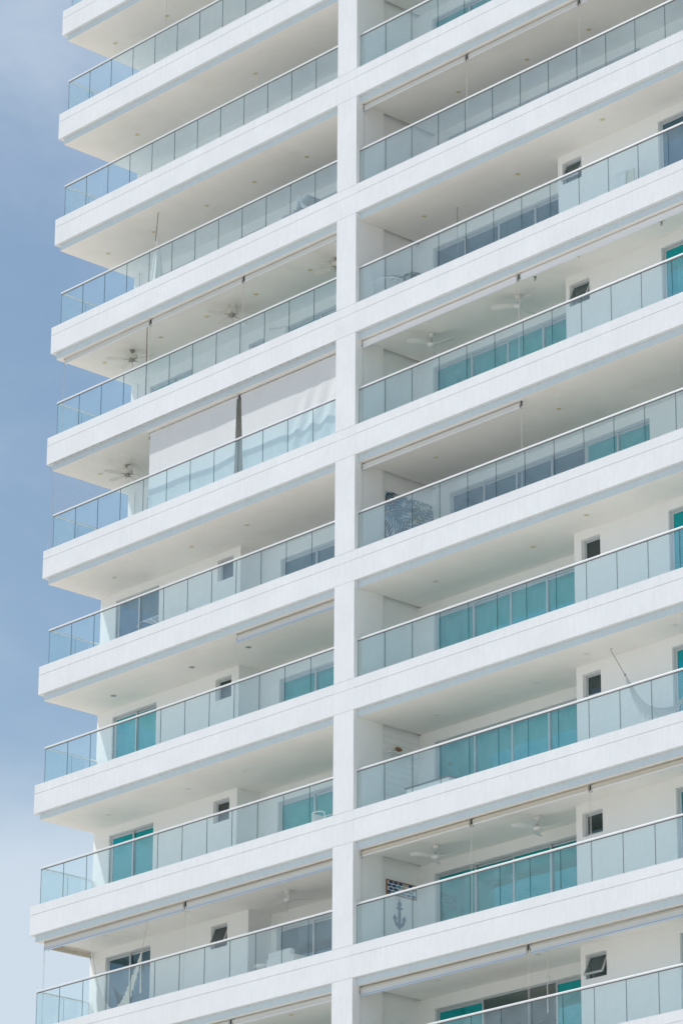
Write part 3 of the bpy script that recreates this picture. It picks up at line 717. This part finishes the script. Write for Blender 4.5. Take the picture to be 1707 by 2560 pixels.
for sx_ in (-1, 1):
    for sy_ in (-1, 1): b = MB(); b.tube([(sx_*.24, sy_*.22, .40), (sx_*.28, sy_*.26, .0)], .014, 8); b.build('leg', 'white', ch)
# palm in a pot
pl = empty('potted_palm', (.95, 1.40, flr(4))); tag(pl, 'small potted palm with drooping fronds behind the white tub chair', 'plant')
b = MB(); b.lathe([(0, 0), (.14, 0), (.19, .36), (.20, .38), (.17, .38), (.16, .34), (0, .34)], 20); b.build('pot', 'pot', pl)
b = MB(); fo = MB()
for i in range(9):
    a = i*2.4; L_ = .42+.1*math.sin(i*3); hgt = .95+.08*math.cos(i*1.7)
    stem = [(0, 0, .34), (.05*math.cos(a), .05*math.sin(a), .34+hgt*.45), (.20*math.cos(a), .20*math.sin(a), .34+hgt*.72), (L_*math.cos(a), L_*math.sin(a), .34+hgt*.72-.04)]
    st = catm(stem, 6); b.tube(st, .006, 5)
    for j in range(9, len(st)-1):
        d = (st[j+1]-st[j]).normalized(); s_ = d.cross(Vector((0, 0, 1))).normalized()
        for q in (-1, 1):
            tip = st[j]+s_*q*.15+d*.10+Vector((0, 0, -.03)); m_ = (st[j]+tip)/2+d*.02; 
            fo.add([st[j], m_+d*.012+Vector((0, 0, .01)), tip, m_-d*.012], [(0, 1, 2, 3)])
b.build('stem', 'leaf', pl); fo.build('leaves', 'leaf', pl, recalc=False)
# chair with a towel thrown over its back
ch = empty('garden_chair', (8.75, .98, flr(4))); tag(ch, 'chair with a white towel thrown over its back near the open small window', 'chair')
rbox(ch, 'seat', -.26, .26, -.24, .24, .40, .45, 'white', .015)
rbox(ch, 'backrest', -.25, .25, -.26, -.22, .46, .86, 'ivory', .015)
for sx_ in (-1, 1):
    for sy_ in (-1, 1): b = MB(); b.tube([(sx_*.23, sy_*.21, .40), (sx_*.25, sy_*.24, 0)], .014, 8); b.build('leg', 'white', ch)
tw = MB()
def towel(u, v):
    x = -.29+.34*u; s_ = (v-.5)*2; y = -.24+(.05 if s_ > 0 else -.05)*min(1, abs(s_)*6); z = .885-.46*abs(s_)**1.05
    return (x+.02*math.sin(v*9+u*3)-.03*abs(s_), y+.02*math.sin(u*14)*abs(s_), z+.012*math.sin(u*5))
tw.grid(towel, 24, 30); o = tw.build('towel', 'white', None, recalc=False); o.location = (8.75, .98, flr(4)); tag(o, 'white towel draped over a chair back near the open small window', 'towel')
# drying rack
dr = empty('drying_rack', (-7.1, 1.0, flr(6))); tag(dr, 'low white wire clothes rack behind the glass on '+wl(6), 'clothes rack')
b = MB(); z = .66
b.tube([(-.75, -.26, z), (.75, -.26, z), (.75, .26, z), (-.75, .26, z), (-.75, -.26, z)], .008, 6)
for i in range(12): y = -.22+.04*i; b.tube([(-.75, y, z), (.75, y, z)], .0035, 4)
b.tube([(-.75, -.26, z), (-1.0, -.26, z-.08), (-1.0, .26, z-.08), (-.75, .26, z)], .006, 6); b.tube([(-.9, -.26, z-.05), (-.9, .26, z-.05)], .0035, 4)
b.build('rack', 'white', dr)
for s_ in (-1, 1): b = MB(); b.tube([(-.5*s_, -.26, z), (.55*s_, -.26, 0), (.55*s_, .26, 0), (-.5*s_, .26, z)], .009, 6); b.build('leg', 'white', dr)
# white tube chair of the eighth balcony
ch = empty('garden_chair', (-1.38, 1.0, flr(8))); tag(ch, 'white tube-framed low chair beside the pier on '+wl(8), 'chair')
b = MB(); b.tube(catm([(-.2, -.2, .0), (-.2, -.2, .50), (-.17, -.2, .62), (.15, -.2, .58), (.22, -.2, .45), (.22, -.2, 0)], 5), .014, 8); b.tube(catm([(-.2, .2, .0), (-.2, .2, .50), (-.17, .2, .62), (.15, .2, .58), (.22, .2, .45), (.22, .2, 0)], 5), .014, 8); b.build('frame', 'white', ch)
rbox(ch, 'seat', -.18, .2, -.19, .19, .30, .34, 'white', .01); rbox(ch, 'backrest', -.21, -.17, -.19, .19, .36, .60, 'white', .01)
# armchair and footstool of the ninth balcony
af = empty('armchair', (-2.72, 1.25, flr(9))); tag(af, 'pale armchair behind the glass next to the pier on '+wl(9), 'armchair')
rbox(af, 'seat', -.36, .36, -.30, .30, .12, .42, 'sofa', .04); rbox(af, 'backrest', -.38, .38, -.42, -.26, .14, .70, 'sofa', .04)
for s_ in (-1, 1): rbox(af, 'armrest', min(s_*.36, s_*.46), max(s_*.36, s_*.46), -.40, .30, .12, .56, 'sofa', .035)
rbox(af, 'cushion', -.30, .02, -.26, -.12, .43, .76, 'ivory', .04)
for sx_ in (-1, 1):
    for sy_ in (-1, 1): b = MB(); b.tube([(sx_*.34, sy_*.26, .14), (sx_*.35, sy_*.27, 0)], .018, 8); b.build('leg', 'wood', af)
fs_ = empty('side_table', (-3.60, 1.15, flr(9))); tag(fs_, 'small round white table left of the pale armchair', 'side table')
b = MB(); b.lathe([(0, .50), (.22, .50), (.24, .52), (.22, .545), (0, .545)], 24); b.build('table_top', 'white', fs_)
b = MB(); b.tube([(0, 0, .03), (0, 0, .50)], .02, 10); b.lathe([(0, 0), (.16, 0), (.15, .02), (0, .03)], 20); b.build('stand', 'white', fs_)
# storage bench of the eighth right-hand balcony
sb_ = empty('storage_bench', (2.15, 1.12, flr(8))); tag(sb_, 'white storage bench with dark-edged top behind the glass by the pier', 'bench')
rbox(sb_, 'body', -.70, .68, -.22, .20, .02, .545, 'white', .01); rbox(sb_, 'top', -.73, .71, -.25, .23, .548, .575, 'trim', .006)
# lounge with towel, third left-hand balcony
lo_ = empty('sun_lounger', (-2.45, .85, flr(3))); tag(lo_, 'dark cushioned lounger next to the pier on '+wl(3), 'lounger')
rbox(lo_, 'frame', -.95, .75, -.28, .28, .24, .30, 'white', .012); rbox(lo_, 'mattress', -.95, .55, -.27, .27, .303, .38, 'darkcush', .03)
b = MB(); b.box(-.05, .75, -.27, .27, 0, .08); o = b.build('backrest', 'darkcush', lo_, bevel=.03); o.location = (.1, 0, .42); o.rotation_euler = (0, R(-28), 0)
for sx_ in (-.85, .65):
    for sy_ in (-1, 1): b = MB(); b.tube([(sx_, sy_*.24, .24), (sx_, sy_*.24, 0)], .018, 8); b.build('leg', 'white', lo_)
tw = MB()
def towel2(u, v):
    s_ = (v-.5)*2; return (.02*math.sin(u*9)+s_*.12+.04*u, -.2+.4*u, .16-.34*abs(s_)**1.2+.02*math.sin(u*8+v*4))
tw.grid(towel2, 16, 24); o = tw.build('towel', 'white', None, recalc=False); o.location = (-2.02, .75, flr(3)+.72); tag(o, 'crumpled white towel hanging from the dark lounger behind the glass', 'towel')

# ------------------------------------------------------------------ wall decorations
def wall_shape(polys, x, th, m, name, parent):
    b = MB()
    for P_ in polys: b.prism(P_, x, x+th, 'x')
    return b.build(name, m, parent)
# framed picture of rows of fish
pf = empty('framed_picture', (.585, 1.55, ZO-26.345)); tag(pf, 'wood-framed picture of blue and white fish shapes above the anchor', 'picture')
Y0, Y1, Z0_, Z1_ = -.44, .44, -.145, .145
rbox(pf, 'canvas', 0, .015, Y0, Y1, Z0_, Z1_, 'canvas', 0)
b = MB(); s_ = .022
for bx in ((Y0-s_, Y1+s_, Z1_, Z1_+s_), (Y0-s_, Y1+s_, Z0_-s_, Z0_), (Y0-s_, Y0, Z0_, Z1_), (Y1, Y1+s_, Z0_, Z1_)): b.box(0, .03, bx[0], bx[1], bx[2], bx[3])
b.build('frame', 'wood', pf)
cols = {'fishblue': MB(), 'fishteal': MB(), 'fishsand': MB(), 'white': MB()}
for row in range(4):
    for c_ in range(6):
        cy = Y0+.075+c_*.15+(.04 if row % 2 else -.01); cz_ = Z0_+.04+row*.074
        if cy > Y1-.06 or cy < Y0+.06: continue
        key = random.choice(['fishblue', 'fishteal', 'fishsand', 'white', 'fishblue', 'fishteal'])
        pts = [(cy+.062*math.cos(a), cz_+.030*math.sin(a)) for a in [i*math.pi/7 for i in range(14)]]
        cols[key].prism(pts, .0155, .019+.001*c_*0, 'x'); cols[key].prism([(cy+.055, cz_), (cy+.078, cz_+.022), (cy+.078, cz_-.022)], .0155, .0185, 'x')
fall = MB()
for n_, (kx, mbx) in enumerate(cols.items()): fall.add(mbx.v, mbx.f, n_)
fall.build('fish_print', list(cols), pf)
# anchor
an = MB(); cyc, zc_ = 1.50, ZO-26.93
def strip(pts, w_, x=.5805, th=.018):
    for (a, b2) in zip(pts, pts[1:]):
        a = Vector(a); b2 = Vector(b2); d = (b2-a).normalized(); nrm = Vector((-d.y, d.x))
        wa = w_(a) if callable(w_) else w_; an.prism([tuple(a+nrm*wa), tuple(a-nrm*wa), tuple(b2-nrm*wa), tuple(b2+nrm*wa)], x, x+th, 'x')
an.prism([(cyc-.030, zc_+.20), (cyc+.030, zc_+.20), (cyc+.038, zc_-.22), (cyc-.038, zc_-.22)], .5805, .600, 'x')
an.prism([(cyc-.085, zc_+.165), (cyc+.085, zc_+.165), (cyc+.085, zc_+.125), (cyc-.085, zc_+.125)], .5815, .602, 'x')
an.prism([(cyc+.052*math.cos(a), zc_+.24+.055*math.sin(a)) for a in [i*math.pi/9 for i in range(18)]], .5825, .601, 'x')
an.prism([(cyc-.015, zc_+.28), (cyc+.015, zc_+.28), (cyc+.004, zc_+.36), (cyc-.004, zc_+.36)], .5812, .600, 'x')
arc = [(cyc+.165*math.sin(t), zc_-.10-.20*math.cos(t)) for t in [R(-88+176*i/16) for i in range(17)]]
inn = [(cyc+.115*math.sin(t), zc_-.10-.125*math.cos(t)) for t in [R(-88+176*i/16) for i in range(17)]]
for i in range(16): an.prism([arc[i], arc[i+1], inn[i+1], inn[i]], .5806, .6005, 'x')
for s_ in (-1, 1): an.prism([(cyc+s_*.195, zc_-.115), (cyc+s_*.075, zc_-.115), (cyc+s_*.155, zc_-.01)], .583, .603, 'x')
an.prism([(cyc-.05, zc_-.27), (cyc+.05, zc_-.27), (cyc, zc_-.345)], .5835, .6035, 'x')
tag(an.build('wall_anchor', 'anchor'), 'blue-grey ship anchor ornament on the side wall below the fish picture', 'ornament')
# leaf mural: cut-out palm leaves over the side wall and the first part of the rear wall
mu = empty('leaf_mural', (.585, 1.04, ZO-16.8)); tag(mu, 'dark teal palm leaf mural on the wall beside the pier', 'mural')
bk = MB(); bk.box(0, .006, 0, 1.545, -1.7, -.02); bk.build('backing', 'canvas', mu)
ml = {'muraldark': MB(), 'muralteal': MB(), 'muralolive': MB()}
rm = random.Random(5); lv = [(.05+rm.random()*1.45, -.08-rm.random()*1.55, .55+rm.random()*.35, rm.random()*360) for _ in range(24)]
lay = 0
for (cy, cz_, ln, an_) in lv:
    a = R(an_); d = Vector((math.cos(a), math.sin(a))); nn = Vector((-d.y, d.x)); key = rm.choice(['muraldark', 'muralteal', 'muraldark', 'muralteal', 'muralolive'])
    for j in range(9):
        t = -1+2*j/8; base = Vector((cy, cz_))+d*ln*t*.5
        for s_ in (-1, 1):
            L_ = ln*.55*(1-.6*abs(t)); dr_ = (nn*s_+d*.8).normalized(); tip = base+dr_*L_; md = (base+tip)/2; pw = Vector((-dr_.y, dr_.x))*.026
            P_ = [base, md+pw, tip, md-pw]
            P_ = [(min(max(p.x, .005), 1.54), min(max(p.y, -1.69), -.03)) for p in P_]
            if abs((P_[2][0]-P_[0][0])*(P_[3][1]-P_[1][1])-(P_[3][0]-P_[1][0])*(P_[2][1]-P_[0][1])) > 1e-4:
                lay += 1; x_ = .0065+.00002*lay; ml[key].prism(P_, x_, x_+.002, 'x')
mall = MB()
for n_, (kx, mbx) in enumerate(ml.items()): mall.add(mbx.v, mbx.f, n_)
mall.build('leaf_print', list(ml), mu)
# plank cladding, shelf and wooden bird, eighth right-hand balcony
pk = MB()
for i in range(14): z = flr(8)+.02+i*.155; pk.box(.5805, .592, .905, 2.095, z, z+.150)
pkz = pk.build('plank_cladding', 'wall', tower)
sh = MB(); sh.box(.593, .80, 1.05, 1.95, ZO-23.235, ZO-23.21); sh.box(.593, .62, 1.15, 1.18, ZO-23.33, ZO-23.236); sh.box(.593, .62, 1.8, 1.83, ZO-23.33, ZO-23.236)
tag(sh.build('wall_shelf', 'whiteplastic'), 'narrow white wall shelf on the plank wall beside the pier', 'shelf')
bd = empty('bird_figure', (.70, 1.37, ZO-23.209)); tag(bd, 'small brown wooden bird ornament standing on the white wall shelf', 'ornament')
b = MB(); b.lathe([(0, -.11), (.03, -.085), (.055, -.03), (.055, .02), (.035, .07), (.018, .10), (0, .115)], 14); b.v = [(v[0]*.7, v[2]*1.05, v[1]*.95+.105) for v in b.v]; b.build('body', 'wood', bd)
b = MB(); b.tube([(0, .03, .055), (0, .035, 0)], .004, 5); b.tube([(0, -.01, .055), (0, -.012, 0)], .004, 5); b.build('leg', 'darkmetal', bd)
b = MB(); b.box(-.04, .04, -.06, .08, 0, .008); b.build('base', 'wood', bd)
# camera on the wall
sc = empty('security_camera', (-5.0, 2.6, ZO-10.46)); tag(sc, 'small white security camera on the wall between two glass doors', 'camera')
b = MB(); b.box(-.03, .03, -.02, -.001, -.04, .04); b.tube([(0, -.02, 0), (-.05, -.08, .0)], .01, 8); b.build('mount', 'whiteplastic', sc)
b = MB(); b.tube([(-.03, -.07, 0), (-.13, -.19, -.03)], .032, 12); b.build('body', 'whiteplastic', sc); b = MB(); b.tube([(-.131, -.191, -.03), (-.136, -.197, -.0315)], .026, 12); b.build('lens', 'blacklens', sc)
b = MB(); b.tube(catm([(.02, -.005, 0), (.22, -.006, -.0), (.25, -.006, -.06), (.25, -.006, -.6)], 6), .006, 5); b.build('cable', 'frame', sc)
